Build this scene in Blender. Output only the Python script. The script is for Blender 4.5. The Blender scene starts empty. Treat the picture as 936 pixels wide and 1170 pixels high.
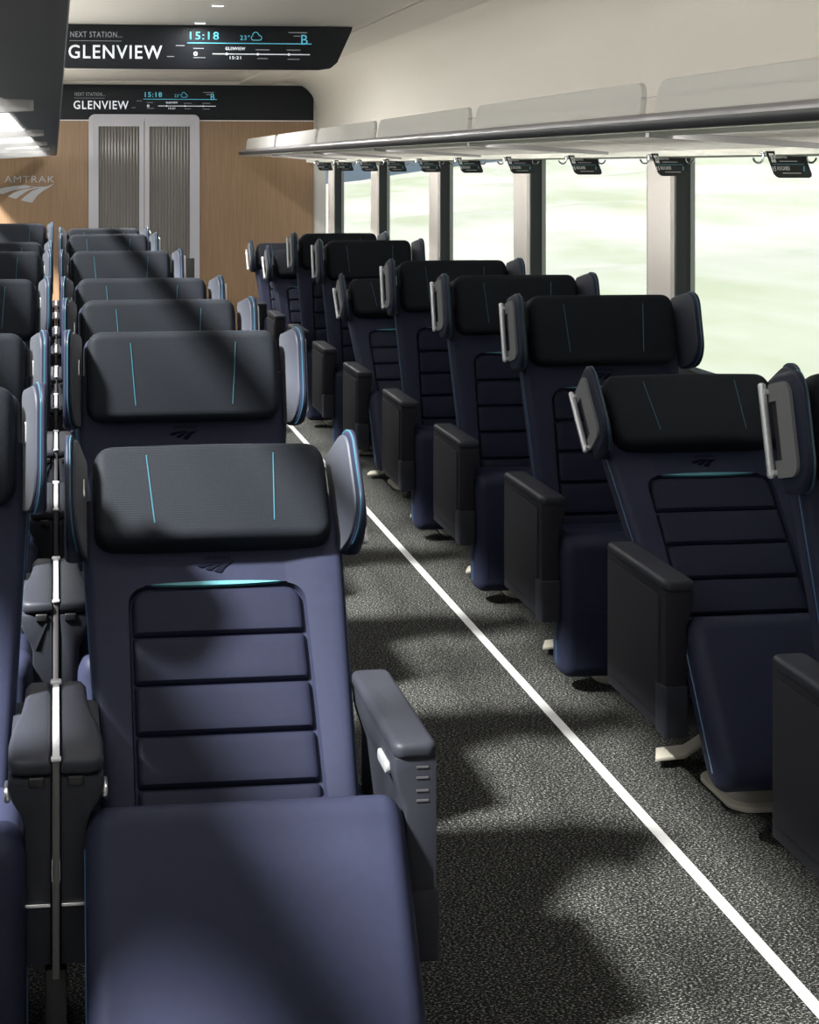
import bpy, bmesh, math, random
from mathutils import Vector, Matrix
random.seed(4)
S = bpy.context.scene
COL = S.collection
R = math.radians

# ------------------------------------------------------------------ materials
MATS = {}
def lin(c):
    return tuple(((v/255)/12.92 if v/255 <= .04045 else ((v/255+.055)/1.055)**2.4) for v in c)
def newmat(name):
    m = bpy.data.materials.new(name); m.use_nodes = True
    MATS[name] = m
    nt = m.node_tree
    return m, nt, nt.nodes['Principled BSDF']
def mat(name, col, rough=.5, metal=0., emit=None, es=0., spec=.5, bump=None, sheen=0., var=None):
    """col linear; bump=(scale,strength,dist); var=(scale, amount)"""
    m, nt, b = newmat(name)
    b.inputs['Base Color'].default_value = (*col, 1)
    b.inputs['Roughness'].default_value = rough
    b.inputs['Metallic'].default_value = metal
    b.inputs['Specular IOR Level'].default_value = spec
    if sheen: b.inputs['Sheen Weight'].default_value = sheen
    if emit:
        b.inputs['Emission Color'].default_value = (*emit, 1)
        b.inputs['Emission Strength'].default_value = es
    if bump or var:
        tc = nt.nodes.new('ShaderNodeTexCoord')
        if bump:
            n = nt.nodes.new('ShaderNodeTexNoise'); n.inputs['Scale'].default_value = bump[0]
            n.inputs['Detail'].default_value = 3
            nt.links.new(tc.outputs['Object'], n.inputs['Vector'])
            bp = nt.nodes.new('ShaderNodeBump'); bp.inputs['Strength'].default_value = bump[1]
            bp.inputs['Distance'].default_value = bump[2]
            nt.links.new(n.outputs['Fac'], bp.inputs['Height'])
            nt.links.new(bp.outputs['Normal'], b.inputs['Normal'])
        if var:
            n2 = nt.nodes.new('ShaderNodeTexNoise'); n2.inputs['Scale'].default_value = var[0]
            n2.inputs['Detail'].default_value = 4
            nt.links.new(tc.outputs['Object'], n2.inputs['Vector'])
            mx = nt.nodes.new('ShaderNodeMix'); mx.data_type = 'RGBA'
            mx.inputs['A'].default_value = (*[c*(1-var[1]) for c in col], 1)
            mx.inputs['B'].default_value = (*[min(1, c*(1+var[1])) for c in col], 1)
            nt.links.new(n2.outputs['Fac'], mx.inputs['Factor'])
            nt.links.new(mx.outputs['Result'], b.inputs['Base Color'])
    return m

mat('navy_leather', (.0190, .0212, .0425), .5, spec=.12, bump=(420, .25, .0006), var=(60, .12))
mat('panel_leather', (.0125, .0140, .029), .5, spec=.12, bump=(520, .3, .0006), var=(80, .12))
mat('shell_navy', (.012, .0145, .033), .5, spec=.25)
mat('wing_suede', (.0165, .0195, .035), .6, sheen=.15, bump=(500, .2, .0005))
mat('arm_plastic', (.022, .023, .032), .5, spec=.22, bump=(700, .15, .0004))
mat('arm_fabric', (.0145, .0145, .020), .75, spec=.2, bump=(600, .3, .0006))
mat('dark_plastic', (.010, .010, .013), .5)
mat('silver', (.72, .72, .75), .3, 1.0)
mat('light_metal', (.62, .61, .66), .38, .25)
mat('plate_grey', (.15, .15, .155), .5, .0)
mat('handle_metal', (.72, .72, .75), .3, .65)
mat('teal', (.022, .095, .135), .4)
mat('teal_bright', (.075, .25, .30), .4)
mat('piping_blue', (.025, .085, .17), .45)
mat('plank_metal', (.10, .095, .105), .4, .3)
mat('pedestal_grey', (.27, .25, .23), .5)
mat('beige_plastic', (.50, .46, .40), .5)
mat('logo_dark', (.004, .0045, .010), .8, spec=.05)
mat('wall_cream', (.66, .63, .57), .55, var=(1.5, .03))
mat('ceiling_taupe', (.56, .53, .475), .6, var=(40, .03))
mat('pier_cream', (.74, .70, .65), .5)
mat('gap_black', (.006, .006, .006), .6)
mat('frame_rubber', (.028, .032, .029), .5)
mat('door_frame', (.46, .46, .50), .45, .1)
mat('rack_metal', (.34, .33, .34), .35, .5)
mat('rack_charcoal', (.10, .102, .105), .5)
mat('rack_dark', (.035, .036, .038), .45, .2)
mat('rack_under', (.55, .56, .50), .55)
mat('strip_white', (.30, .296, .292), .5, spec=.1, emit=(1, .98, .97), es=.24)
mat('line_white', (.85, .85, .85), .5)
mat('screen_black', (.014, .016, .020), .5, spec=.2)
mat('text_white', (.8, .82, .85), .5, emit=(.85, .9, 1), es=.42)
mat('text_grey', (.25, .27, .29), .5, emit=(.7, .75, .8), es=.13)
mat('text_cyan', (.1, .5, .65), .5, emit=(.15, .6, .8), es=.38)
mat('sign_black', (.012, .013, .013), .4)
mat('print_white', (.75, .75, .75), .5)
mat('print_cyan', (.12, .35, .42), .5)
mat('chrome', (.55, .58, .62), .18, 1.)
mat('lamp_lens', (.9, .9, .88), .4, emit=(1, .97, .9), es=3.0)
mat('logo_metal', (.50, .50, .52), .32, .8)
mat('dark_panel', (.03, .032, .03), .4)

# headrest weave
m, nt, b = newmat('weave_fabric')
tc = nt.nodes.new('ShaderNodeTexCoord')
br = nt.nodes.new('ShaderNodeTexBrick')
br.inputs['Scale'].default_value = 1
br.inputs['Brick Width'].default_value = .0045; br.inputs['Row Height'].default_value = .0032
br.inputs['Mortar Size'].default_value = .0008
br.inputs['Color1'].default_value = (.0185, .0215, .028, 1); br.inputs['Color2'].default_value = (.015, .0175, .0235, 1)
br.inputs['Mortar'].default_value = (.0075, .0085, .012, 1)
mp = nt.nodes.new('ShaderNodeMapping'); mp.inputs['Rotation'].default_value = (R(90), 0, 0)
nt.links.new(tc.outputs['Object'], mp.inputs['Vector']); nt.links.new(mp.outputs['Vector'], br.inputs['Vector'])
nt.links.new(br.outputs['Color'], b.inputs['Base Color'])
b.inputs['Roughness'].default_value = .65; b.inputs['Specular IOR Level'].default_value = .1
bp = nt.nodes.new('ShaderNodeBump'); bp.inputs['Strength'].default_value = .35; bp.inputs['Distance'].default_value = .0008; bp.invert = True
nt.links.new(br.outputs['Fac'], bp.inputs['Height']); nt.links.new(bp.outputs['Normal'], b.inputs['Normal'])

# carpet
m, nt, b = newmat('carpet')
tc = nt.nodes.new('ShaderNodeTexCoord')
mp = nt.nodes.new('ShaderNodeMapping'); mp.inputs['Scale'].default_value = (1.0, 1.7, 1)
nt.links.new(tc.outputs['Object'], mp.inputs['Vector'])
n = nt.nodes.new('ShaderNodeTexNoise'); n.inputs['Scale'].default_value = 150; n.inputs['Detail'].default_value = 3; n.inputs['Roughness'].default_value = .7
nt.links.new(mp.outputs['Vector'], n.inputs['Vector'])
cr = nt.nodes.new('ShaderNodeValToRGB')
e = cr.color_ramp.elements
e[0].position = .43; e[0].color = (.006, .0062, .006, 1)
e[1].position = .72; e[1].color = (.46, .455, .44, 1)
x = e.new(.54); x.color = (.013, .013, .0125, 1)
nt.links.new(n.outputs['Fac'], cr.inputs['Fac'])
nt.links.new(cr.outputs['Color'], b.inputs['Base Color'])
b.inputs['Roughness'].default_value = .9; b.inputs['Specular IOR Level'].default_value = .1
bp = nt.nodes.new('ShaderNodeBump'); bp.inputs['Strength'].default_value = .6; bp.inputs['Distance'].default_value = .003
nt.links.new(n.outputs['Fac'], bp.inputs['Height']); nt.links.new(bp.outputs['Normal'], b.inputs['Normal'])

# wood
m, nt, b = newmat('wood_veneer')
tc = nt.nodes.new('ShaderNodeTexCoord')
mp = nt.nodes.new('ShaderNodeMapping'); mp.inputs['Scale'].default_value = (60, 60, 3)
nt.links.new(tc.outputs['Object'], mp.inputs['Vector'])
n = nt.nodes.new('ShaderNodeTexNoise'); n.inputs['Scale'].default_value = 1; n.inputs['Detail'].default_value = 4
nt.links.new(mp.outputs['Vector'], n.inputs['Vector'])
cr = nt.nodes.new('ShaderNodeValToRGB')
cr.color_ramp.elements[0].position = .3; cr.color_ramp.elements[0].color = (.235, .145, .080, 1)
cr.color_ramp.elements[1].position = .7; cr.color_ramp.elements[1].color = (.30, .19, .108, 1)
nt.links.new(n.outputs['Fac'], cr.inputs['Fac']); nt.links.new(cr.outputs['Color'], b.inputs['Base Color'])
b.inputs['Roughness'].default_value = .42

# fluted door glass
m, nt, b = newmat('fluted_glass')
b.inputs['Base Color'].default_value = (.15, .138, .13, 1); b.inputs['Roughness'].default_value = .22
b.inputs['Specular IOR Level'].default_value = .6

# clear window glass
m, nt, b = newmat('window_glass')
nt.nodes.remove(b)
tr = nt.nodes.new('ShaderNodeBsdfTransparent'); tr.inputs['Color'].default_value = (.95, .97, .95, 1)
gl = nt.nodes.new('ShaderNodeBsdfGlossy'); gl.inputs['Roughness'].default_value = .05
mx = nt.nodes.new('ShaderNodeMixShader'); mx.inputs['Fac'].default_value = .05
nt.links.new(tr.outputs[0], mx.inputs[1]); nt.links.new(gl.outputs[0], mx.inputs[2])
nt.links.new(mx.outputs[0], nt.nodes['Material Output'].inputs['Surface'])

# translucent opal rack panel
m, nt, b = newmat('opal_panel')
nt.nodes.remove(b)
d = nt.nodes.new('ShaderNodeBsdfDiffuse'); d.inputs['Color'].default_value = (.80, .79, .77, 1)
t = nt.nodes.new('ShaderNodeBsdfTranslucent'); t.inputs['Color'].default_value = (.86, .85, .82, 1)
mx = nt.nodes.new('ShaderNodeMixShader'); mx.inputs['Fac'].default_value = .6
nt.links.new(d.outputs[0], mx.inputs[1]); nt.links.new(t.outputs[0], mx.inputs[2])
nt.links.new(mx.outputs[0], nt.nodes['Material Output'].inputs['Surface'])

m, nt, b = newmat('frosted_glass')  # mostly clear; added so the sun gets through the left rack
nt.nodes.remove(b)
d = nt.nodes.new('ShaderNodeBsdfDiffuse'); d.inputs['Color'].default_value = (.80, .79, .77, 1)
t = nt.nodes.new('ShaderNodeBsdfTranslucent'); t.inputs['Color'].default_value = (.86, .85, .82, 1)
tr = nt.nodes.new('ShaderNodeBsdfTransparent')
mx = nt.nodes.new('ShaderNodeMixShader'); mx.inputs['Fac'].default_value = .6
m2 = nt.nodes.new('ShaderNodeMixShader'); m2.inputs['Fac'].default_value = .78
nt.links.new(d.outputs[0], mx.inputs[1]); nt.links.new(t.outputs[0], mx.inputs[2])
nt.links.new(mx.outputs[0], m2.inputs[1]); nt.links.new(tr.outputs[0], m2.inputs[2])
nt.links.new(m2.outputs[0], nt.nodes['Material Output'].inputs['Surface'])

# landscape outside
m, nt, b = newmat('meadow')
tc = nt.nodes.new('ShaderNodeTexCoord')
mp = nt.nodes.new('ShaderNodeMapping'); mp.inputs['Scale'].default_value = (.16, .05, .9)
nt.links.new(tc.outputs['Object'], mp.inputs['Vector'])
n = nt.nodes.new('ShaderNodeTexNoise'); n.inputs['Scale'].default_value = 1.3; n.inputs['Detail'].default_value = 4; n.inputs['Roughness'].default_value = .55
nt.links.new(mp.outputs['Vector'], n.inputs['Vector'])
cr = nt.nodes.new('ShaderNodeValToRGB')
e = cr.color_ramp.elements
e[0].position = .36; e[0].color = (.082, .090, .070, 1)
e[1].position = .60; e[1].color = (.114, .113, .110, 1)
x = e.new(.48); x.color = (.098, .102, .093, 1)
nt.links.new(n.outputs['Fac'], cr.inputs['Fac']); nt.links.new(cr.outputs['Color'], b.inputs['Base Color'])
b.inputs['Roughness'].default_value = .9; b.inputs['Specular IOR Level'].default_value = .1

# ------------------------------------------------------------------ mesh helpers
def obj(name, bm, m, parent=None, ang=38, smooth=True):
    bmesh.ops.recalc_face_normals(bm, faces=bm.faces)
    me = bpy.data.meshes.new(name); bm.to_mesh(me); bm.free()
    if smooth:
        me.polygons.foreach_set('use_smooth', [True]*len(me.polygons))
        me.set_sharp_from_angle(angle=R(ang))
    me.materials.append(MATS[m])
    o = bpy.data.objects.new(name, me); COL.objects.link(o)
    if parent: o.parent = parent
    return o
def empty(name, loc=(0, 0, 0), rz=0):
    o = bpy.data.objects.new(name, None); COL.objects.link(o)
    o.location = loc; o.rotation_euler = (0, 0, rz); o.empty_display_size = .1
    return o
def tag(o, label, cat, group=None):
    o['label'] = label; o['category'] = cat
    if group: o['group'] = group
    return o
def struct(o):
    o['kind'] = 'structure'; return o
def copy_tree(o, parent=None):
    c = o.copy(); COL.objects.link(c)
    if parent: c.parent = parent
    for ch in list(o.children): copy_tree(ch, c)
    return c
def merge(bm, other):
    me = bpy.data.meshes.new('t'); other.to_mesh(me); other.free()
    bm.from_mesh(me); bpy.data.meshes.remove(me); return bm
def rbox(x0, x1, y0, y1, z0, z1, r=0., seg=3, mapf=None):
    bm = bmesh.new()
    bmesh.ops.create_cube(bm, size=1)
    for v in bm.verts:
        v.co = Vector((x0+(v.co.x+.5)*(x1-x0), y0+(v.co.y+.5)*(y1-y0), z0+(v.co.z+.5)*(z1-z0)))
    if r > 0:
        bmesh.ops.bevel(bm, geom=list(bm.edges), offset=r, segments=seg, profile=.5, affect='EDGES')
    if mapf:
        for v in bm.verts: v.co = mapf(v.co)
    return bm
def rrect(x0, x1, y0, y1, r, n=6):
    """r: one radius or four (x0y0, x1y0, x1y1, x0y1)"""
    rr = r if isinstance(r, (tuple, list)) else (r,)*4
    pts = []
    for (cx, cy, a0, q) in ((x0+rr[0], y0+rr[0], 180, rr[0]), (x1-rr[1], y0+rr[1], 270, rr[1]),
                            (x1-rr[2], y1-rr[2], 0, rr[2]), (x0+rr[3], y1-rr[3], 90, rr[3])):
        if q <= 1e-6: pts.append((cx, cy)); continue
        for i in range(n+1):
            a = R(a0+90*i/n); pts.append((cx+q*math.cos(a), cy+q*math.sin(a)))
    return pts
def inset_outline(pts, d):
    n = len(pts)
    area = sum(pts[i][0]*pts[(i+1) % n][1]-pts[(i+1) % n][0]*pts[i][1] for i in range(n))
    sg = 1 if area > 0 else -1
    out = []
    for i in range(n):
        p0, p1, p2 = Vector(pts[i-1]), Vector(pts[i]), Vector(pts[(i+1) % n])
        e1 = (p1-p0).normalized(); e2 = (p2-p1).normalized()
        n1 = Vector((-e1.y, e1.x))*sg; n2 = Vector((-e2.y, e2.x))*sg
        m = n1+n2
        if m.length < 1e-6: m = n1
        m.normalize()
        k = d/max(.4, m.dot(n1))
        out.append((p1.x+m.x*k, p1.y+m.y*k))
    return out
def prism(pts, a0, a1, mapf, bev=0., seg=2):
    """extrude a 2D outline between a0 and a1 with rounded rims; mapf(p,q,a)->Vector"""
    if a1 < a0: a0, a1 = a1, a0
    rings = []
    if bev > 0:
        bev = min(bev, (a1-a0)*.499)
        for i in range(seg+1):
            t = R(90*i/seg)
            o = inset_outline(pts, bev*(1-math.sin(t)))
            rings.append([mapf(p, q, a0+bev*(1-math.cos(t))) for p, q in o])
        for i in range(seg, -1, -1):
            t = R(90*i/seg)
            o = inset_outline(pts, bev*(1-math.sin(t)))
            rings.append([mapf(p, q, a1-bev*(1-math.cos(t))) for p, q in o])
    else:
        rings = [[mapf(p, q, a) for p, q in pts] for a in (a0, a1)]
    return loft(rings)
def slab(hx, q0, q1, a0, a1, rq, ra, mapf, bow=0., back=None):
    """upholstered block: across -hx..hx, q0..q1, thickness a0..a1; rq rounds the corners in plan, ra the rims"""
    xs = []
    n = 9
    for i in range(n+1):
        xs.append(hx-max(rq, ra)*(1-math.sin(R(90*i/n)))-0.0)
    xs = xs[::-1]                       # from the rim inwards
    xs = [hx-max(rq, ra)*(1-math.cos(R(90*i/n))) for i in range(n+1)]
    inner = [xs[-1]*(1-2*k/10) for k in range(1, 10)]
    full = xs+inner+[-x for x in xs[::-1]]
    rings = []
    for x in full:
        d = hx-abs(x)
        iq = rq-math.sqrt(max(0, rq*rq-max(0, rq-d)**2)) if d < rq else 0
        ia = ra-math.sqrt(max(0, ra*ra-max(0, ra-d)**2)) if d < ra else 0
        b1 = a1-ia+bow*(1-(x/hx)**2)
        b0 = a0+(ia if back is None else ia*back)
        qa, qb = q0+iq, q1-iq
        r = min(ra, (b1-b0)*.49, (qb-qa)*.49)
        rings.append([mapf(x, p, q) for p, q in rrect(qa, qb, b0, b1, r, 5)])
    return loft(rings)
def loft(rings, cap=True, closed=True):
    bm = bmesh.new()
    vs = [[bm.verts.new(p) for p in r] for r in rings]
    n = len(rings[0])
    for a, b in zip(vs, vs[1:]):
        for i in range(n if closed else n-1):
            j = (i+1) % n
            bm.faces.new((a[i], a[j], b[j], b[i]))
    if cap and closed:
        bm.faces.new(vs[0][::-1]); bm.faces.new(vs[-1])
    return bm
def tube(path, r, n=8):
    path = [Vector(p) for p in path]
    rings = []
    up = Vector((.3, .5, .81)).normalized()
    for i, p in enumerate(path):
        t = (path[min(i+1, len(path)-1)]-path[max(i-1, 0)]).normalized()
        u = t.cross(up)
        if u.length < 1e-4: u = t.cross(Vector((1, 0, 0)))
        u.normalize(); v = t.cross(u)
        rings.append([p+u*(r*math.cos(2*math.pi*k/n))+v*(r*math.sin(2*math.pi*k/n)) for k in range(n)])
    return loft(rings)
def text_mesh(s, size, bold=0., ext=.0008, spacing=1.0, sx=1.0, align='LEFT'):
    """text in the local XZ plane facing -Y, baseline start at the origin"""
    cu = bpy.data.curves.new('txt', 'FONT'); cu.body = s; cu.size = size
    cu.offset = bold; cu.extrude = ext; cu.space_character = spacing; cu.align_x = align
    cu.resolution_u = 3
    o = bpy.data.objects.new('txt', cu); COL.objects.link(o)
    dg = bpy.context.evaluated_depsgraph_get(); dg.update()
    me = bpy.data.meshes.new_from_object(o.evaluated_get(dg))
    bm = bmesh.new(); bm.from_mesh(me); bpy.data.meshes.remove(me)
    bpy.data.objects.remove(o); bpy.data.curves.remove(cu)
    for v in bm.verts: v.co = Vector((v.co.x*sx, -v.co.z, v.co.y))
    return bm
def shift(bm, x=0, y=0, z=0):
    for v in bm.verts: v.co += Vector((x, y, z))
    return bm
def fit_text(s, x0, x1, z0, z1, y, bold=.0):
    """capital letters exactly filling a box"""
    bm = text_mesh(s, 1.0, bold=bold, ext=.0, spacing=1.14)
    xs = [v.co.x for v in bm.verts]; zs = [v.co.z for v in bm.verts]
    ax, bx, az, bz = min(xs), max(xs), min(zs), max(zs)
    for v in bm.verts:
        v.co = Vector((x0+(v.co.x-ax)/(bx-ax)*(x1-x0), y, z0+(v.co.z-az)/(bz-az)*(z1-z0)))
    g = bmesh.ops.extrude_face_region(bm, geom=list(bm.faces))
    for v in [q for q in g['geom'] if isinstance(q, bmesh.types.BMVert)]: v.co.y -= .0015
    return bm

# three-bladed swoosh, unit box 0..1 x 0..1 (y up)
def swoosh():
    def q(p): return ((p[0]-145)/(690-145), (440-p[1])/(440-240))
    b1 = [(145, 312), (230, 282), (330, 264), (430, 257), (485, 272), (440, 288), (360, 298), (290, 318), (215, 350), (175, 338)]
    b2 = [(262, 372), (320, 335), (390, 305), (470, 290), (540, 288), (470, 305), (410, 340), (340, 398), (300, 388)]
    b3 = [(383, 412), (430, 365), (490, 315), (560, 288), (630, 280), (690, 240), (660, 270), (600, 310), (545, 355), (488, 438), (435, 428)]
    top = [(485, 272), (560, 276), (630, 270), (690, 240), (640, 282), (560, 288), (500, 284)]
    return [[q(p) for p in b] for b in (b1, b2, b3)], [q(p) for p in top]

# ------------------------------------------------------------------ seat
HW0, HW1 = .250, .280
def seat_frame(reclined):
    T = R(41) if reclined else R(14)
    yp, zp = (.245, .418) if reclined else (.29, .45)
    sn, cs = math.sin(T), math.cos(T)
    def B(x, w, s):      # back coordinates -> seat coordinates
        return Vector((x, yp+s*sn-w*cs, zp+s*cs+w*sn))
    return B
def half_w(s):
    return HW0+(HW1-HW0)*max(0, min(1, s/.55))

def recess_half(s):
    h = .183
    d = s-.418
    if d > 0: h -= .042-math.sqrt(max(0, .042**2-d*d))
    return h
def backrest_bm(B):
    rings = []
    ss = [-.10, -.06, 0, .06, .12, .2, .28, .36, .418, .43, .44, .448, .454, .458, .4605, .463, .48, .50, .54, .58, .62, .66]
    for s in ss:
        hw = half_w(s)
        on = s < .461
        rh = recess_half(min(s, .4595))
        half = [0, .06, .12 if rh > .13 else rh*.8, rh, rh+.004, rh+(hw-rh)*.35, rh+(hw-rh)*.6, hw-.020, hw-.012, hw-.006, hw-.002, hw]
        def W(x):
            if on and x <= rh+.0001: return -.012
            k = max(0, min(1, (x-.15)/(hw-.15)))
            w = .003+.009*math.sin(k*math.pi*.62)
            e = max(0, (x-(hw-.020))/.020)
            return w-.022*(1-math.sqrt(max(0, 1-e*e)))
        pts = [B(-x, W(x), s) for x in half[::-1]]+[B(x, W(x), s) for x in half[1:]]
        pts += [B(hw, -.03, s), B(hw*.97, -.07, s), B(hw*.7, -.095, s), B(0, -.10, s), B(-hw*.7, -.095, s), B(-hw*.97, -.07, s), B(-hw, -.03, s)]
        rings.append(pts)
    return loft(rings)

def panel_bm(B):
    seams = [-.06, .042, .146, .249, .352, .457]
    bm = bmesh.new()
    for a, b in zip(seams, seams[1:]):
        rings = []
        n = 12
        for i in range(n+1):
            f = .5-.5*math.cos(math.pi*i/n)
            s = a+.0012+(b-a-.0024)*f
            hwp = recess_half(s)-.0045
            e = abs(2*f-1)
            h = -.010+.0125*(1-e**16)+.0012*(1-e*e)
            pts = []
            for t in (-1, -.99, -.97, -.93, -.85, -.6, -.3, 0, .3, .6, .85, .93, .97, .99, 1):
                pts.append(B(hwp*t, h-.010*abs(t)**40, s))
            pts += [B(hwp, -.0125, s), B(-hwp, -.0125, s)]
            rings.append(pts)
        merge(bm, loft(rings))
    return bm

WING = dict(w0=-.012, w1=.138, s0=.518, s1=.773)
def wing_x(w): return .262+.22*(w+.055)
WO = .318
def wing_map(B, sg):
    def f(w, s, a):                 # a: outward offset from the inner face, .030 = outer face
        x = wing_x(w)
        if a <= 0: v = x+a
        elif a >= .03: v = WO+(a-.03)
        else: v = x+(WO-x)*a/.03
        return B(sg*v, w, s)
    return f

def armrest(root, sg, plain):
    """sg: side of the seat; long arm with overhanging top"""
    xo, xi = .343, .286
    prof = [(xo, .232), (xo, .590), (xi-.018, .590), (xi-.018, .560), (xi-.012, .535), (xi, .500), (xi, .232)]
    body = prism(prof, .0, .42, lambda p, q, a: Vector((sg*p, a, q)), .006)
    arm = obj('armrest', body, 'arm_plastic' if plain else 'arm_fabric', root)
    pad = rrect(xi-.022, xo+.002, -.004, .424, .02)
    obj('arm_pad', prism(pad, .586, .617, lambda p, q, a: Vector((sg*p, q, a)), .012, 4), 'arm_plastic', arm)
    if not plain:
        side = rrect(.035, .405, .262, .572, (.012, .012, .012, .012))
        obj('side_panel', prism(side, xo-.002, xo+.004, lambda p, q, a: Vector((sg*a, p, q)), .003), 'arm_fabric', arm)
    g = rrect(xi-.003, xo+.0045, -.006, .06, .008)
    obj('corner_guard', prism(g, .225, .355, lambda p, q, a: Vector((sg*p, q, a)), .006, 2), 'arm_plastic', arm)
    if plain:
        bt = rrect(.06, .14, .538, .562, .011)
        obj('recline_button', prism(bt, .262, .277, lambda p, q, a: Vector((sg*a, p, q+.0)), .003), 'handle_metal', arm)
        bm = bmesh.new()
        for z in (.572, .553, .530, .512):
            merge(bm, rbox(.305, .327, -.0012, .003, z, z+.0035))
        for v in bm.verts: v.co.x *= sg
        obj('vent_slots', bm, 'plank_metal', arm)
    return arm

def console(root, sg):
    """narrow inner arm on the side of the divider (local x = sg*.329 is its outer face)"""
    X = lambda p: sg*(.328-p)          # p: distance from the divider
    prof = [(.0, .245), (.0, .585), (.074, .585), (.076, .568), (.069, .545), (.054, .52), (.047, .495), (.046, .245)]
    body = prism(prof, .0, .40, lambda p, q, a: Vector((X(p), a+(.0 if q > .5 else .012+.1*max(0, .36-q)), q)), .006)
    arm = obj('console_arm', body, 'arm_plastic', root)
    pad = [(.001, -.004), (.052, -.006), (.068, .002), (.076, .02), (.077, .10), (.072, .17), (.058, .26), (.053, .33), (.052, .40), (.044, .425), (.02, .428), (.001, .42)]
    obj('arm_pad', prism(pad, .588, .616, lambda p, q, a: Vector((X(p), q, a)), .011, 4), 'arm_plastic', arm)
    obj('pad_notch', rbox(*sorted((X(.012), X(.040))), -.0055, .02, .570, .5875, .003), 'dark_plastic', arm)
    bt = rrect(.02, .072, .532, .560, .012)
    obj('recline_button', prism(bt, .072, .083, lambda p, q, a: Vector((X(a), p, q)), .004), 'silver', arm)
    obj('silver_band', rbox(*sorted((X(.001), X(.048))), .006, .2, .356, .362, .0015), 'silver', arm)
    return arm

def build_seat(name, kind, reclined):
    root = empty(name)
    B = seat_frame(reclined)
    aisle = {'single': -1, 'aisle': 1, 'window': -1}[kind]
    # base
    pl = rrect(-.135, .135, .06, .32, .055)
    base = obj('base', prism(pl, 0, .016, lambda p, q, a: Vector((p, q, a)), .005), 'beige_plastic', root)
    rings = []
    for z, k in ((.012, 0), (.03, .018), (.07, .028), (.30, .03)):
        rings.append([Vector((p, q, z)) for p, q in rrect(-.122+k, .122-k, .085+k, .30-k, .045)])
    obj('pedestal', loft(rings), 'pedestal_grey', base)
    obj('under_frame', rbox(-.27, .27, .11, .56, .20, .31, .03), 'dark_plastic', root)
    # foot pedal
    px = -.12
    bm = bmesh.new()
    P = [(-.085, .36, .045), (-.02, .335, .05), (.03, .40, .085), (-.02, .45, .085), (-.06, .43, .05)]
    prof = [(-.10, .030), (-.02, .036), (.055, .080), (.085, .082), (.085, .072), (.058, .070), (-.016, .024), (-.10, .020)]
    bm = prism(prof, .375, .455, lambda p, q, a: Vector((px+p+(.03 if a > .4 else 0), a, q)), .004)
    merge(bm, tube([(px+.075, .40, .077), (px+.13, .42, .12), (px+.13, .44, .25)], .012))
    obj('foot_pedal', bm, 'beige_plastic', root)
    # cushion
    dy = -.05 if reclined else 0
    obj('seat_cushion', rbox(-.278, .278, .06+dy, .48, .30, .425 if reclined else .462, .045, 5), 'navy_leather', root)
    # leg rest
    if reclined:
        O, A = Vector((0, .06, .498)), R(33)
    else:
        O, A = Vector((0, .045, .487)), R(0)
    L = .41 if reclined else .44
    ca, sa = math.cos(A), math.sin(A)
    def lm(p, q, a):      # p across, q down the leg rest, a front(+)/back
        return Vector((p, O.y-q*sa-a*ca, O.z-q*ca+a*sa))
    leg = obj('leg_rest', slab(.285, 0, L, -.055, .068, .04, .042, lm), 'navy_leather', root)
    seamp = [lm(sg*.281, q, .035) for sg in (1,) for q in (0.05, .12, .2, .3, L-.05)]
    for sg in (-1, 1):
        obj('piping', tube([lm(sg*.2845, q, .010) for q in (.035, .12, .25, L-.04)], .0028, 6), 'piping_blue', leg)
    if not reclined:
      ip = [lm(p, q, .0672) for p, q in [(-.24, L-.06), (-.24, .26), (-.235, .245), (-.22, .235), (.22, .235), (.235, .245), (.24, .26), (.24, L-.06)]]
      obj('seam', tube(ip, .0018, 6), 'shell_navy', leg)
    # back
    back = obj('backrest', backrest_bm(B), 'navy_leather', root)
    obj('back_panel', panel_bm(B), 'panel_leather', back)
    for sg in (-1, 1):
        obj('piping', tube([B(sg*(half_w(s)-.001), -.012, s) for s in (0, .1, .2, .3, .4, .5, .56)],   .0026, 6), 'piping_blue', back)
    top = []
    for i in range(13):
        t = -1+i/6
        top.append((.138*t, .4625+.0045*(1-t*t)))
    for i in range(13):
        t = 1-i/6
        top.append((.138*t, .4625-.0045*(1-t*t)))
    obj('accent_trim', prism(top[:-1], -.004, .0065, lambda p, q, a: B(p, a, q), .0), 'teal_bright', back)
    # embossed mark
    bm = bmesh.new()
    blades, tip = swoosh()
    for bl in blades+[tip]:
        merge(bm, prism([(-.037+.078*p, .486+.027*q) for p, q in bl], .0, .0055, lambda p, q, a: B(p, a, q)))
    tx = text_mesh('AMTRAK', 1, bold=.0, ext=0)
    xs = [v.co.x for v in tx.verts]; x0, x1 = min(xs), max(xs)
    zs = [v.co.z for v in tx.verts]; z0, z1 = min(zs), max(zs)
    for v in tx.verts:
        v.co = B(-.024+.060*(v.co.x-x0)/(x1-x0),   .0055, .516+.008*(v.co.z-z0)/(z1-z0))
    merge(bm, tx)
    obj('embossed_logo', bm, 'logo_dark', back)
    # headrest
    head = obj('headrest', slab(.256, .535, .772, -.02, .060, .042, .024, lambda x, q, a: B(x, a, q), .008), 'weave_fabric', root)
    for sg in (-1, 1):
        q = [B(sg*(.130+.010*(s-.60)/.14), .0603+.008*(1-.26), s) for s in (.574, .60, .65, .70, .738)]
        obj('stitching', tube(q, .0015, 6), 'teal', head)
    sp = rrect(-.262, .262, .50, .765, .03)
    obj('headrest_shell', prism(sp, -.085, -.015, lambda p, q, a: B(p, a, q), .015, 3), 'shell_navy', head)
    # wings
    out = rrect(WING['w0'], WING['w1'], WING['s0'], WING['s1'], (.02, .085, .055, .02), 8)
    cw, cs_ = .03, .652
    cw = .06
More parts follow.
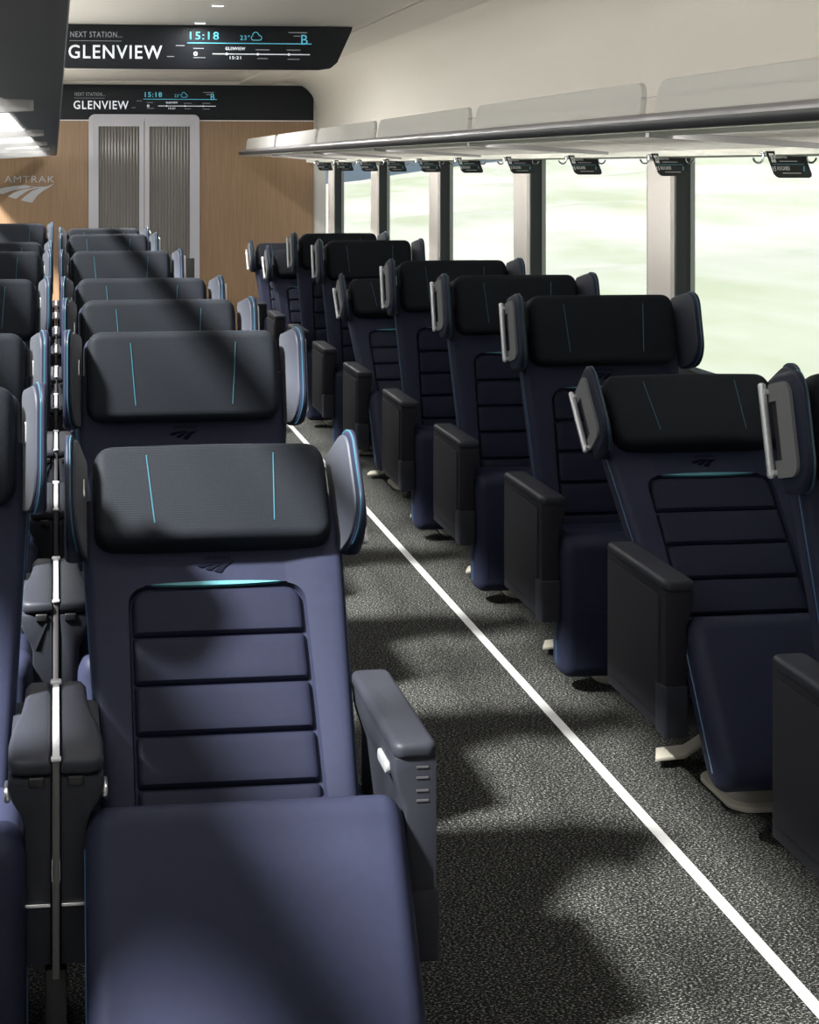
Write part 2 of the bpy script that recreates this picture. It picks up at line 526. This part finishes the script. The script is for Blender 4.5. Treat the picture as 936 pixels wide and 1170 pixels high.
    def sc(k, dw=0): return [(cw+(p-cw)*k[0]+dw, cs_+(q-cs_)*k[1]) for p, q in out]
    for sg in (-1, 1):
        f = wing_map(B, sg)
        wg = obj('headrest_wing', prism(out, 0, .030, f, .011, 3), 'shell_navy', root)
        obj('wing_pad', prism(sc((.88, .95), -.006), -.006, .003, f, .005, 2), 'wing_suede', wg)
        edge = [p for p in sc((.985, .992)) if p[0] > WING['w0']+.025]
        # order the open run from bottom to top along the front edge
        run = [p for p in edge]
        obj('piping', tube([f(p, q, .006) for p, q in run], .0017, 6), 'teal', wg)
        if sg == (aisle if kind == 'single' else -aisle if kind == 'aisle' else 1):
            sl = rrect(.028, .040, .655, .70, .0055)
            obj('reading_light', prism(sl, -.0085, -.004, f, .001), 'silver', wg)
        if sg == aisle and kind != 'window':
            outer = rrect(-.052, .078, .553, .752, .012, 5)
            inner = rrect(-.047, -.012, .592, .712, .010, 5)
            bm = bmesh.new()
            # plate as a frame around the grip slot
            for (p0, p1, q0, q1, rr) in ((.026, .092, .553, .752, (.0, .03, .03, .0)), (-.008, .027, .715, .752, (0, 0, 0, .012)), (-.008, .027, .553, .590, (.012, 0, 0, 0))):
                merge(bm, prism(rrect(p0, p1, q0, q1, rr, 5), .026, .037, f, .0))
            pt = obj('side_plate', bm, 'plate_grey', wg)
            obj('grip_recess', prism(rrect(-.007, .027, .589, .716, .004), .0295, .0312, f), 'gap_black', pt)
            bm = prism(rrect(-.022, -.006, .553, .757, .0075, 4), .038, .054, f, .006, 3)
            for q in (.565, .737): merge(bm, prism(rrect(-.018, -.002, q-.006, q+.006, .004, 3), .030, .046, f, .0))
            obj('grab_handle', bm, 'handle_metal', wg)
    # arms
    if kind == 'single':
        armrest(root, -1, False); armrest(root, 1, False)
    elif kind == 'aisle':
        armrest(root, 1, True); console(root, -1)
    else:
        armrest(root, -1, True); console(root, 1)
    return root

ORD = ['first', 'second', 'third', 'fourth', 'fifth', 'sixth', 'seventh', 'eighth', 'ninth', 'tenth', 'eleventh', 'twelfth', 'thirteenth']
PITCH = 1.005
Y0 = 2.765
CX = {'single': 1.850, 'aisle': .336, 'window': -.336}
REC = {'single': {1, 5, 8, 9}, 'aisle': {0, 4, 6, 9}, 'window': {2, 4, 7, 8}}
GRP = {'single': 'single seats by the right windows', 'aisle': 'aisle seats of the left pairs', 'window': 'window seats of the left pairs'}
protos = {}
def place_seat(kind, k):
    rec = k in REC[kind]
    key = (kind, rec)
    if key not in protos:
        protos[key] = build_seat('train_seat', kind, rec); o = protos[key]
    else:
        o = copy_tree(protos[key])
    o.location = (CX[kind], Y0+PITCH*k, 0)
    st = 'reclined' if rec else 'upright'
    if kind == 'single':
        lb = f'{st} navy single seat by the right windows, {ORD[k]} row from the camera'
    elif kind == 'aisle':
        lb = f'{st} navy aisle-side seat of the left pairs, {ORD[k]} row from the camera'
    else:
        lb = f'{st} navy seat at the far left edge, {ORD[k]} row from the camera'
    tag(o, lb, 'train seat', GRP[kind])
for k in range(10):
    for kind in ('single', 'aisle', 'window'): place_seat(kind, k)

# dividers between the paired arms
d0 = None
for k in range(10):
    if d0 is None:
        d0 = empty('armrest_divider')
        obj('plank', rbox(-.0065, .0065, .0, .42, .232, .612, .002, 2), 'plank_metal', d0)
        bm = rbox(-.0065, .0065, -.001, .42, .6125, .6185, .0015, 2)
        merge(bm, rbox(-.011, .011, .405, .43, .6127, .6187, .002, 2))
        merge(bm, rbox(-.009, .009, -.003, .012, .6127, .6187, .002, 2))
        obj('top_strip', bm, 'light_metal', d0)
        obj('foot', rbox(-.02, .02, .03, .38, .0, .235, .006, 2), 'dark_plastic', d0)
        o = d0
    else: o = copy_tree(d0)
    o.location = (0, Y0+PITCH*k, 0)
    tag(o, f'thin pale-topped divider between paired armrests, {ORD[k]} row from the camera', 'divider', 'dividers between the left pairs')

# ------------------------------------------------------------------ car shell
YB, YE = -2.5, 15.25
XR, XL = 2.53, -.81
XC = (XR+XL)/2
bm = rbox(XL-.1, XR+.1, YB, YE+.1, -.06, 0)
struct(obj('floor', bm, 'carpet', smooth=False))
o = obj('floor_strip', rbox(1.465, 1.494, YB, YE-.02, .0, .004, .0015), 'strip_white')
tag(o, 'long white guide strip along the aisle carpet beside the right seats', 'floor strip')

def wall(name, sg, xw):
    """side wall with window openings, every second row"""
    bm = bmesh.new()
    X = lambda a: xw+sg*a
    def bx(a0, a1, y0, y1, z0, z1): merge(bm, rbox(*sorted((X(a0), X(a1))), y0, y1, z0, z1))
    zb, zt = .80, 1.715
    bx(0, .09, YB, YE+.1, 0, zb)
    # upper wall, curved into the ceiling
    curve = []
    for i in range(1, 9):
        a = R(90*i/8); curve.append((-.26+.26*math.cos(a), 2.2+.265*math.sin(a)))
    MP = lambda p, q, a: Vector((X(p), a, q))
    if sg > 0:
        prof = [(0, zt), (0, 1.95), (0, 2.2)]+curve+[(-.42, 2.468), (-.42, 2.55), (.09, 2.55), (.09, zt)]
        merge(bm, prism(prof, YB, YE+.1, MP))
    else:
        # unseen roof glazing added above the rack to let the sun in
        merge(bm, prism([(0, zt), (0, 1.97), (.09, 1.97), (.09, zt)], YB, YE+.1, MP))
        line = [(0, 1.97), (0, 2.2)]+curve+[(-.40, 2.468)]
        for (y0, y1) in PIERS:
            merge(bm, prism(line+[(-.40, 2.51)]+[(p+.05, q+.045) for p, q in curve[::-1]]+[(.05, 2.2), (.05, 1.97)], (y0+y1)/2-.04, (y0+y1)/2+.04, MP))
        merge(bm, prism(line+[(-.40, 2.51)]+[(p+.05, q+.045) for p, q in curve[::-1]]+[(.05, 2.2), (.05, 1.97)], 13.4, YE+.1, MP))  # solid last bay, shaped to keep the sun off the end wall
        ys_ = [(a+b)/2 for a, b in PIERS if b < 13.5]+[13.44]
        for n_, (ya, yb) in enumerate(zip(ys_, ys_[1:])):
            o = struct(obj('window_%d' % (60+n_), prism([(p+.020, q+.018) for p, q in line]+[(p+.027, q+.024) for p, q in line[::-1]], ya+.04, yb-.04, MP), 'window_glass', ang=40))  # pane of the added roof glazing
    for (y0, y1) in PIERS: bx(0, .09, y0, y1, zb, zt)
    struct(obj(name, bm, 'wall_cream', ang=30))
PIERS = []
y = 6.255-2.0*4
while y < YE+1:
    PIERS.append((max(YB, y), min(y+.285, YE+.1))); y += 1.995
PIERS = [p for p in PIERS if p[1] > p[0]+.05]
wall('wall_right', 1, XR)
wall('wall_left', -1, XL)
# pier cladding, window frames and panes
wn = 0
edges = sorted(PIERS)
for sg, xw, nm in ((1, XR, 'right'), (-1, XL, 'left')):
    X = lambda a: xw+sg*a
    for (y0, y1) in edges:
        if nm == 'right' and y1 > 0:
            pts = [(-.012, y0+.012), (-.016, y0+.05), (-.016, y1-.05), (-.006, y1-.004), (.004, y1), (.004, y0+.002)]
            o = obj('trim_%d' % (edges.index((y0, y1))+1), prism([(X(p), q) for p, q in pts], .75, 1.712, lambda p, q, a: Vector((p, q, a))), 'pier_cream', ang=50)
            struct(o)
    for (a, b) in zip(edges, edges[1:]):
        y0, y1 = a[1], b[0]
        wn += 1
        w = empty('window_%d' % wn, (0, 0, 0)); struct(w)
        bm = bmesh.new()
        for (u0, u1, v0, v1) in ((y0, y1, .80, .83), (y0, y1, 1.69, 1.715), (y0, y0+.02, .83, 1.69), (y1-.02, y1, .83, 1.69)):
            merge(bm, rbox(*sorted((X(.001), X(.062))), u0, u1, v0, v1))
        obj('window_frame', bm, 'frame_rubber', w, smooth=False)
        obj('window_pane', rbox(*sorted((X(.046), X(.054))), y0+.02, y1-.02, .83, 1.69), 'window_glass', w, smooth=False)

# ceiling
bm = rbox(-.42, XR+.1, YB, YE+.1, 2.475, 2.56)  # stops short on the left, shaped to admit the sun
struct(obj('ceiling', bm, 'ceiling_taupe', smooth=False))
# centre ceiling panel hung a little lower, dark shadow gap round it
HX = .90
pp = rrect(XC-HX, XC+HX, YB+.02, 13.25, .10)
struct(obj('trim_90', prism(pp, 2.452, 2.466, lambda p, q, a: Vector((p, q, a)), .004), 'ceiling_taupe'))
gp = rrect(XC-HX-.016, XC+HX+.016, YB+.01, 13.50, .20)
struct(obj('trim_91', prism(gp, 2.466, 2.475, lambda p, q, a: Vector((p, q, a))), 'gap_black', smooth=False))
# sloped side strips of the ceiling
for sg, nm in ((1, 92), (-1, 93)):
    prof = [(HX+.017, 2.458), (HX+.30, 2.445), (HX+.335, 2.455), (HX+.335, 2.475), (HX+.017, 2.475)]
    if sg < 0: prof = [(HX+.017, 2.458), (HX+.15, 2.45), (HX+.15, 2.475), (HX+.017, 2.475)]
    struct(obj('trim_%d' % nm, prism([(XC+sg*p, q) for p, q in prof], YB, YE, lambda p, q, a: Vector((p, a, q))), 'ceiling_taupe', ang=20))

# end walls
struct(obj('wall_back', rbox(XL-.1, XR+.1, YB-.1, YB, 0, 2.55), 'wall_cream', smooth=False))
struct(obj('wall_front', rbox(XL-.1, XR+.1, YE, YE+.1, 0, 2.55), 'wall_cream', smooth=False))
W = rrect(XL+.002, 2.505, .0, 2.088, .0)
bm = prism(W, YE-.02, YE+.0, lambda p, q, a: Vector((p, a, q)))
struct(obj('trim_1000', bm, 'wood_veneer', smooth=False)).name = 'trim_94'
struct(obj('trim_95', rbox(XL+.002, 2.505, YE-.024, YE, 2.0885, 2.0965), 'line_white', smooth=False))

# door in the end wall
door = empty('door_1', (.846, YE-.02, 0)); struct(door)
fw, fh = .535, 2.15
outer = rrect(-fw, fw, 0, fh, (0, 0, .06, .06))
yy = lambda p, q, a: Vector((p, -a, q))
def frame_prism(o, i, a0, a1, mapf):
    bm = bmesh.new()
    n = len(o)
    A = [[bm.verts.new(mapf(p, q, a)) for p, q in o] for a in (a0, a1)]
    Bv = [[bm.verts.new(mapf(p, q, a)) for p, q in i] for a in (a0, a1)]
    for k in range(n):
        j = (k+1) % n
        bm.faces.new((A[1][k], A[1][j], Bv[1][j], Bv[1][k])); bm.faces.new((A[0][k], A[0][j], Bv[0][j], Bv[0][k]))
        bm.faces.new((A[0][k], A[0][j], A[1][j], A[1][k])); bm.faces.new((Bv[0][k], Bv[0][j], Bv[1][j], Bv[1][k]))
    return bm
inner = rrect(-fw+.05, fw-.05, 0.02, fh-.045, (0, 0, .03, .03))
obj('door_frame', frame_prism(outer, inner, .0, .045, yy), 'door_frame', door)
for sg in (-1, 1):
    x0, x1 = sorted((sg*.004, sg*(fw-.05)))
    lo = rrect(x0, x1, .02, fh-.045, 0.0)
    li = rrect(x0+.045, x1-.045, .16, fh-.115, 0.0)
    leaf = obj('door_leaf', frame_prism(lo, li, .004, .034, yy), 'door_frame', door, smooth=False)
    # fluted pane
    pts = []
    n = 13
    a, b = x0+.045, x1-.045
    front = []
    for i in range(n*6+1):
        t = i/(n*6)
        front.append((a+(b-a)*t,   .008+.009*abs(math.sin(math.pi*n*t))))
    ring = [(p, q) for p, q in front]+[(b, .002), (a, .002)]
    bm = prism(ring, .16, fh-.115, lambda p, q, z: Vector((p, -q, z)))
    obj('fluted_pane', bm, 'fluted_glass', leaf, ang=22)
obj('lock_panel', rbox(.37, .49, -.038, -.02, .30, .76, .004), 'dark_panel', door)

# ------------------------------------------------------------------ displays
def display_content(root, P, y, big):
    """P(px,py)->(x,z) on the display plane, px/py are design units of the big sign"""
    def T(name, s, x0, x1, y0, y1, m, bold=.0):
        a = P(x0, y1); b = P(x1, y0)
        return obj(name, fit_text(s, a[0], b[0], a[1], b[1], y, bold), m, root, smooth=False)
    def L(bm, x0, x1, y0, y1):
        a = P(x0, y1); b = P(x1, y0)
        return merge(bm, rbox(a[0], b[0], y-.0015, y, a[1], b[1]))
    T('next_station_text', 'NEXT STATION...', 80, 139, 38, 44.5, 'text_grey', .01)
    T('station_name_text', 'GLENVIEW', 78, 184.5, 53, 68.5, 'text_white', .012)
    T('clock_text', '15:18', 216, 249.5, 37, 46, 'text_cyan', .012)
    T('temperature_text', '23\u00b0', 274, 285, 40.5, 46, 'text_cyan')
    T('coach_letter_text', 'B', 345, 352.5, 39.5, 50.5, 'text_cyan', .0)
    T('route_name_text', 'GLENVIEW', 257, 280, 54, 57.6, 'text_white', .02)
    T('route_time_text', '15:21', 262, 275, 64.5, 68, 'text_white', .02)
    bm = bmesh.new(); L(bm, 213, 357, 49.4, 50.3)
    obj('cyan_rule', bm, 'text_cyan', root, smooth=False)
    bm = bmesh.new(); L(bm, 79, 138, 48.2, 48.8)
    for (x0, x1, yy_) in ((220, 232, 56), (292, 308, 57), (328, 344, 57), (220, 234, 66.5), (294, 306, 67), (329, 343, 67.5), (200, 210, 53), (190, 198, 65.5), (330, 352, 37), (336, 344, 41)):
        L(bm, x0, x1, yy_-.45, yy_+.45)
    obj('small_print', bm, 'text_grey', root, smooth=False)
    bm = bmesh.new(); L(bm, 242, 355, 61.6, 62.6)
    for cx, r0, r1 in ((222.5, 1.1, 2.4), (258.5, 0, 1.5), (294.5, 0, 1.5), (330.5, 0, 1.5)):
        ri = []; ro = []
        for i in range(16):
            a = 2*math.pi*i/16
            ro.append(P(cx+r1*math.cos(a), 62.1+r1*math.sin(a))); ri.append(P(cx+max(r0, .02)*math.cos(a), 62.1+max(r0, .02)*math.sin(a)))
        merge(bm, frame_prism(ro, ri, 0, .0018, lambda p, q, a: Vector((p, y-a, q))))
    obj('route_line', bm, 'text_white', root, smooth=False)
    # cloud outline
    c = []
    for (cx, cy, r, a0, a1) in ((289.5, 43.5, 2.6, 90, 250), (292, 40.3, 3.4, 200, 350), (296.3, 43.4, 2.7, 270, 450)):
        for i in range(7):
            a = R(a0+(a1-a0)*i/6); c.append((cx+r*math.cos(a), cy+r*math.sin(a)))
    c.append(c[0])
    bm = tube([Vector((P(p, q)[0], y-.001, P(p, q)[1])) for p, q in c], .0022 if big else .0024, 5)
    obj('cloud_icon', bm, 'text_cyan', root)

# hanging display
DY = 8.95
disp = empty('station_display', (.8, DY, 2.2))
tag(disp, 'black hanging station display nearest the camera, below the ceiling', 'display')
outl = [(-.90, .252), (-.905, .24), (-.83, .05), (-.80, .018), (-.74, .003), (.70, .003), (.765, .012), (.805, .045), (.89, .232), (.893, .25)]
obj('housing', prism(outl, -.03, .03, lambda p, q, a: Vector((p, a, q)), .004), 'screen_black', disp)
def P1(px, py):
    d = 9.0
    return ((px-64)*d/1813-.8, 1.65+(190-py)*d/1800-2.2)
display_content(disp, P1, -.0302, True)

# display band across the end wall
d2 = empty('end_display', (.8, YE, 2.10))
tag(d2, 'black station display band across the wood end wall above the door', 'display')
outl = rrect(XL-.8+.004, 2.503-.8, -.001, .338, (0, 0, .14, .05), 8)
obj('housing', prism(outl, -.022, .0, lambda p, q, a: Vector((p, a, q)), .002), 'screen_black', d2)
def P2(px, py):
    # same layout, smaller and on the far plane
    d = 15.2
    qx = 84+(px-78)*(147-84)/(184.5-78); qy = 120+(py-60.7)*.63
    return ((qx-64)*d/1813-.8, 1.65+(190-qy)*d/1800-2.10)
display_content(d2, P2, -.0222, False)

# emblem on the wood wall
em = empty('wall_emblem', (-.25, YE-.02, 1.30))
tag(em, 'silver raised lettering and swoosh emblem on the wood wall left of the door', 'emblem')
tx = fit_text('AMTRAK', -.24, .235, .196, .258, -.012, .0)
obj('lettering', tx, 'logo_metal', em, smooth=False)
blades, tip = swoosh()
for bl in blades:
    obj('blade', prism([(-.33+.56*p, .0+.185*q) for p, q in bl], .0, .012, lambda p, q, a: Vector((p, -a, q))), 'logo_metal', em, smooth=False)
obj('blade_tip', prism([(-.33+.56*p, .0+.185*q) for p, q in tip], .0, .011, lambda p, q, a: Vector((p, -a, q))), 'logo_metal', em, smooth=False)

# ------------------------------------------------------------------ luggage racks
def rack(sg, xedge, xwall, label, dark):
    """sg +1: rack on the right wall, xedge = aisle edge"""
    rk = empty('luggage_rack', (xedge, 0, 1.70)); tag(rk, label, 'luggage rack')
    D = abs(xwall-xedge)
    y0, y1 = -1.5, 14.6 if sg > 0 else 14.9
    M = lambda p, q, a: Vector((sg*p, a, q))
    if dark:
        rail = [(-.012, .058), (-.012, .075), (.0, .092), (.02, .097), (.09, .085), (.095, .062), (.075, .053), (.0, .050)]
        obj('front_rail', prism(rail, y0, y1, M, .003), 'rack_charcoal', rk)
        obj('edge_strip', rbox(*sorted((sg*-.0135, sg*-.0105)), y0+.01, y1-.01, .060, .074, .001), 'light_metal', rk)
    else:
        n = 14
        rail = [(.022+.026*math.cos(2*math.pi*i/n), .078+.026*math.sin(2*math.pi*i/n)) for i in range(n)]
        obj('front_rail', prism(rail, y0, y1, M, .004), 'rack_metal', rk)
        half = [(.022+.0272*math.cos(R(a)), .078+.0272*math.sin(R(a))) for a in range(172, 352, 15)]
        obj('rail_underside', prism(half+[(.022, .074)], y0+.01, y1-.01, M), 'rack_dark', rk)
    lip = [(.012, .050), (.10, .040), (.105, .048), (.09, .056), (.02, .060)] if not dark else [(.080, .050), (.25, .040), (.255, .048), (.09, .06)]
    obj('lip', prism(lip, y0, y1, M), 'frosted_glass' if dark else 'rack_under', rk)
    rr = [(D-.20, -.012), (D-.135, -.018), (D-.125, .012), (D-.20, .016)]
    obj('rear_rail', prism(rr, y0, y1, M, .003), 'rack_under', rk)
    obj('wall_bracket', prism([(D-.13, -.01), (D-.02, .02), (D-.02, .05), (D-.13, .012)], y0, y1, M), 'rack_metal', rk)
    # bays, two rows long
    e0 = 4.53-2.02*3
    yb = e0
    xa, xb = (.09 if not dark else .245), D-.195
    za, zb = .052, .010
    while yb < y1-.3:
        ya, ye = max(y0, yb), min(yb+2.02, y1)
        # rib
        if yb > y0:
            obj('rib', prism([(.03, .035), (xb, -.002), (xb, .03), (.03, .06)], yb-.09, yb-.06, M), 'rack_metal', rk)
        for (f0, f1) in ((ya+.0, (ya+ye)/2-.02), ((ya+ye)/2+.02, ye-.14)):
            if f1-f0 < .1: continue
            obj('floor_panel', prism([(xa, za), (xb, zb), (xb, zb+.008), (xa, za+.008)], f0, f1, M), 'frosted_glass' if dark else 'opal_panel', rk, smooth=False)
        if sg > 0:
            g0, g1 = ya+.06, ye-.06
            if g1-g0 > .2:
                pts = rrect(g0, g1, .085, .205, (.01, .01, .05, .05))
                obj('guard_panel', prism(pts, .055, .075, lambda p, q, a: Vector((a+(q-.085)*.12, p, q)), .006, 2), 'opal_panel', rk)
        yb += 2.02
    if sg > 0:
        obj('guard_wire', tube([(.066, y0+.2, .155), (.066, y1-.1, .155)], .002, 6), 'rack_metal', rk)
    return rk
rack(1, 1.695, XR, 'long luggage rack with white panels above the right windows', False)
rack(-1, -.004, XL, 'dark-edged luggage rack overhead at the top left', True)

# coat hooks and reservation signs below the right rack
sg0 = hk0 = None
for k in range(10):
    y = 4.90+1.0*k
    if sg0 is None:
        s = empty('reservation_sign')
        w, h, sk = .128, .088, .034
        pl = [(0, 0), (w, 0), (w+sk*.85, -h*.85), (w+sk-.006, -h+.004), (w+sk-.014, -h), (sk+.014, -h), (sk+.004, -h+.004), (sk*.85, -h*.85)]
        obj('panel', prism(pl, 0, .012, lambda p, q, a: Vector((p, a, q)), .002), 'sign_black', s)
        def xs(p, q): return p-q*sk/h
        def word(nm, t, x0, x1, z0, z1, m):
            bm = fit_text(t, x0, x1, z0, z1, -.0002, .012)
            for v in bm.verts: v.co.x -= v.co.z*sk/h*.5
            return obj(nm, bm, m, s, smooth=False)
        word('reserved_text', 'RESERVED', .024, .066, -.024, -.011, 'print_white')
        word('lower_text', 'RO/CAVED', .026, .068, -.063, -.050, 'print_white')
        bm = prism([(xs(.004, -.008), -.008), (xs(.019, -.008), -.008), (xs(.019, -.037), -.037), (xs(.004, -.037), -.037)], .0, .0015, lambda p, q, a: Vector((p, -a, q)))
        obj('number_box', bm, 'print_white', s, smooth=False)
        word('number_text', '15', .008, .020, -.029, -.014, 'sign_black').location.y = -.0016
        word('lower_number_text', '15', .010, .021, -.066, -.050, 'print_white')
        bm = bmesh.new()
        merge(bm, rbox(.044, .105, -.0014, 0, -.0345, -.0325)); merge(bm, rbox(.056, .118, -.0014, 0, -.0735, -.0715))
        obj('small_print', bm, 'print_white', s, smooth=False)
        bm = rbox(.022, .128, -.0014, 0, -.0445, -.0425); merge(bm, rbox(.126, .131, -.0014, 0, -.066, -.050))
        obj('teal_rule', bm, 'print_cyan', s, smooth=False)
        sg0 = s
        hk = empty('coat_hook')
        pth = [(.0, 0, .004), (.0, 0, -.014), (-.003, 0, -.024), (-.011, 0, -.031), (-.022, 0, -.031), (-.030, 0, -.025), (-.035, 0, -.016)]
        obj('hook_arm', tube(pth, .0038, 8), 'chrome', hk)
        obj('hook_mount', rbox(-.008, .008, -.008, .008, -.004, .004, .002), 'chrome', hk)
        hk0 = hk
        hs = [hk, copy_tree(hk)]
    else:
        s = copy_tree(sg0); hs = [copy_tree(hk0), copy_tree(hk0)]
    s.location = (2.302, y, 1.700)
    tag(s, f'black slanted reservation sign under the right rack, {ORD[k]} from the camera', 'sign', 'reservation signs under the rack')
    for i, hh in enumerate(hs):
        hh.location = (2.294 if i == 0 else 2.302+.128+.012, y+.006, 1.693)
        if i: hh.scale = (-1, 1, 1)
        tag(hh, f'chrome coat hook {"left" if i == 0 else "right"} of the reservation sign {ORD[k]} from the camera', 'coat hook', 'coat hooks under the rack')

# ------------------------------------------------------------------ ceiling lamps
dl0 = None
ys = [1.0+.96*i for i in range(13)]
for i, y in enumerate(ys):
    if dl0 is None:
        dl0 = empty('downlight')
        obj('lens', rbox(-.028, .028, -.022, .022, -.006, .0, .002), 'lamp_lens', dl0)
        obj('bezel', frame_prism(rrect(-.034, .034, -.028, .028, .01), rrect(-.028, .028, -.022, .022, .004), -.004, .0, lambda p, q, a: Vector((p, q, a))), 'light_metal', dl0)
        o = dl0
    else: o = copy_tree(dl0)
    o.location = (.80, y+.08, 2.452)
    tag(o, f'small white ceiling downlight, {ORD[i]} along the ceiling from the camera', 'ceiling light', 'downlights along the ceiling')

# ------------------------------------------------------------------ outside
N = 60
bm = bmesh.new()
grid = []
for i in range(-25, 26):
    row = []
    xx = math.copysign(3.0+(abs(i)/25)**1.8*70, i) if i else 0
    ax = abs(xx)
    for j in range(N+1):
        yv = -30+j*2.6
        zz = -1.3
        if ax > 3.1: zz += max(0, ax-7)*.10+.5*math.sin(yv*.23+xx*.11)*min(1, (ax-3)/8)+random.uniform(-.12, .12)*min(1, (ax-3)/6)
        row.append(bm.verts.new((xx, yv, zz)))
    grid.append(row)
for a, b in zip(grid, grid[1:]):
    for j in range(N): bm.faces.new((a[j], a[j+1], b[j+1], b[j]))
struct(obj('ground', bm, 'meadow', ang=180))

# ------------------------------------------------------------------ light
w = bpy.data.worlds.new('World'); S.world = w; w.use_nodes = True
bg = w.node_tree.nodes['Background']
bg.inputs['Color'].default_value = (.60, .78, 1.0, 1); bg.inputs['Strength'].default_value = .38
def light(kind, name, loc, energy, col=(1, 1, 1), rot=(0, 0, 0), **kw):
    l = bpy.data.lights.new(name, kind); l.energy = energy; l.color = col
    for k, v in kw.items(): setattr(l, k, v)
    o = bpy.data.objects.new(name, l); COL.objects.link(o); o.location = loc; o.rotation_euler = rot
    return o
o = light('SUN', 'sun', (-20, -8, 30), 42, (1, .975, .95), angle=R(6))
o.rotation_euler = Vector((.64, .24, -.80)).to_track_quat('-Z', 'Y').to_euler()
# added unseen fill lights, for the right wall and ceiling, then the rack panels
for nm, xa, sg in (('left', -.22, 1),):
    o = light('AREA', 'cove_light_'+nm, (xa, 6.5, 1.835), 62, (1, .98, .945), (0, sg*R(-108), 0), shape='RECTANGLE', size=.06, size_y=17)
for nm, xb, e in (('right', 2.28, 48), ('left', -.58, 20)):
    light('AREA', 'rack_light_'+nm, (xb, 6.5, 2.05), e, (1, .98, .95), (0, 0, 0), shape='RECTANGLE', size=.06, size_y=17, spread=R(84))
light('AREA', 'window_wash', (1.80, 6.5, 1.738), 34, (1, .96, .92), (0, R(-72), 0), shape='RECTANGLE', size=.03, size_y=17, spread=R(100))  # added unseen strip that brightens the window piers
for i in range(13):
    light('AREA', 'downlight_lamp', (.80, 1.08+.96*i, 2.443), 45 if i > 10 else 2.6, (1, .985, .97), shape='DISK', size=.06)

# ------------------------------------------------------------------ camera
cam = bpy.data.cameras.new('Camera'); co = bpy.data.objects.new('Camera', cam); COL.objects.link(co)
TH = math.atan(216/1800)
co.location = (0, 0, 1.65); co.rotation_euler = (R(90), 0, -TH)
cam.sensor_width = 36; cam.lens = 36*1800/1170
cam.shift_x = (468-280)/1170; cam.shift_y = -(585-190)/1170
cam.clip_start = .05; cam.clip_end = 300
S.camera = co
S.view_settings.view_transform = 'Standard'; S.view_settings.look = 'None'
S.view_settings.gamma = 1; S.view_settings.use_curve_mapping = False
S.view_settings.exposure = 0
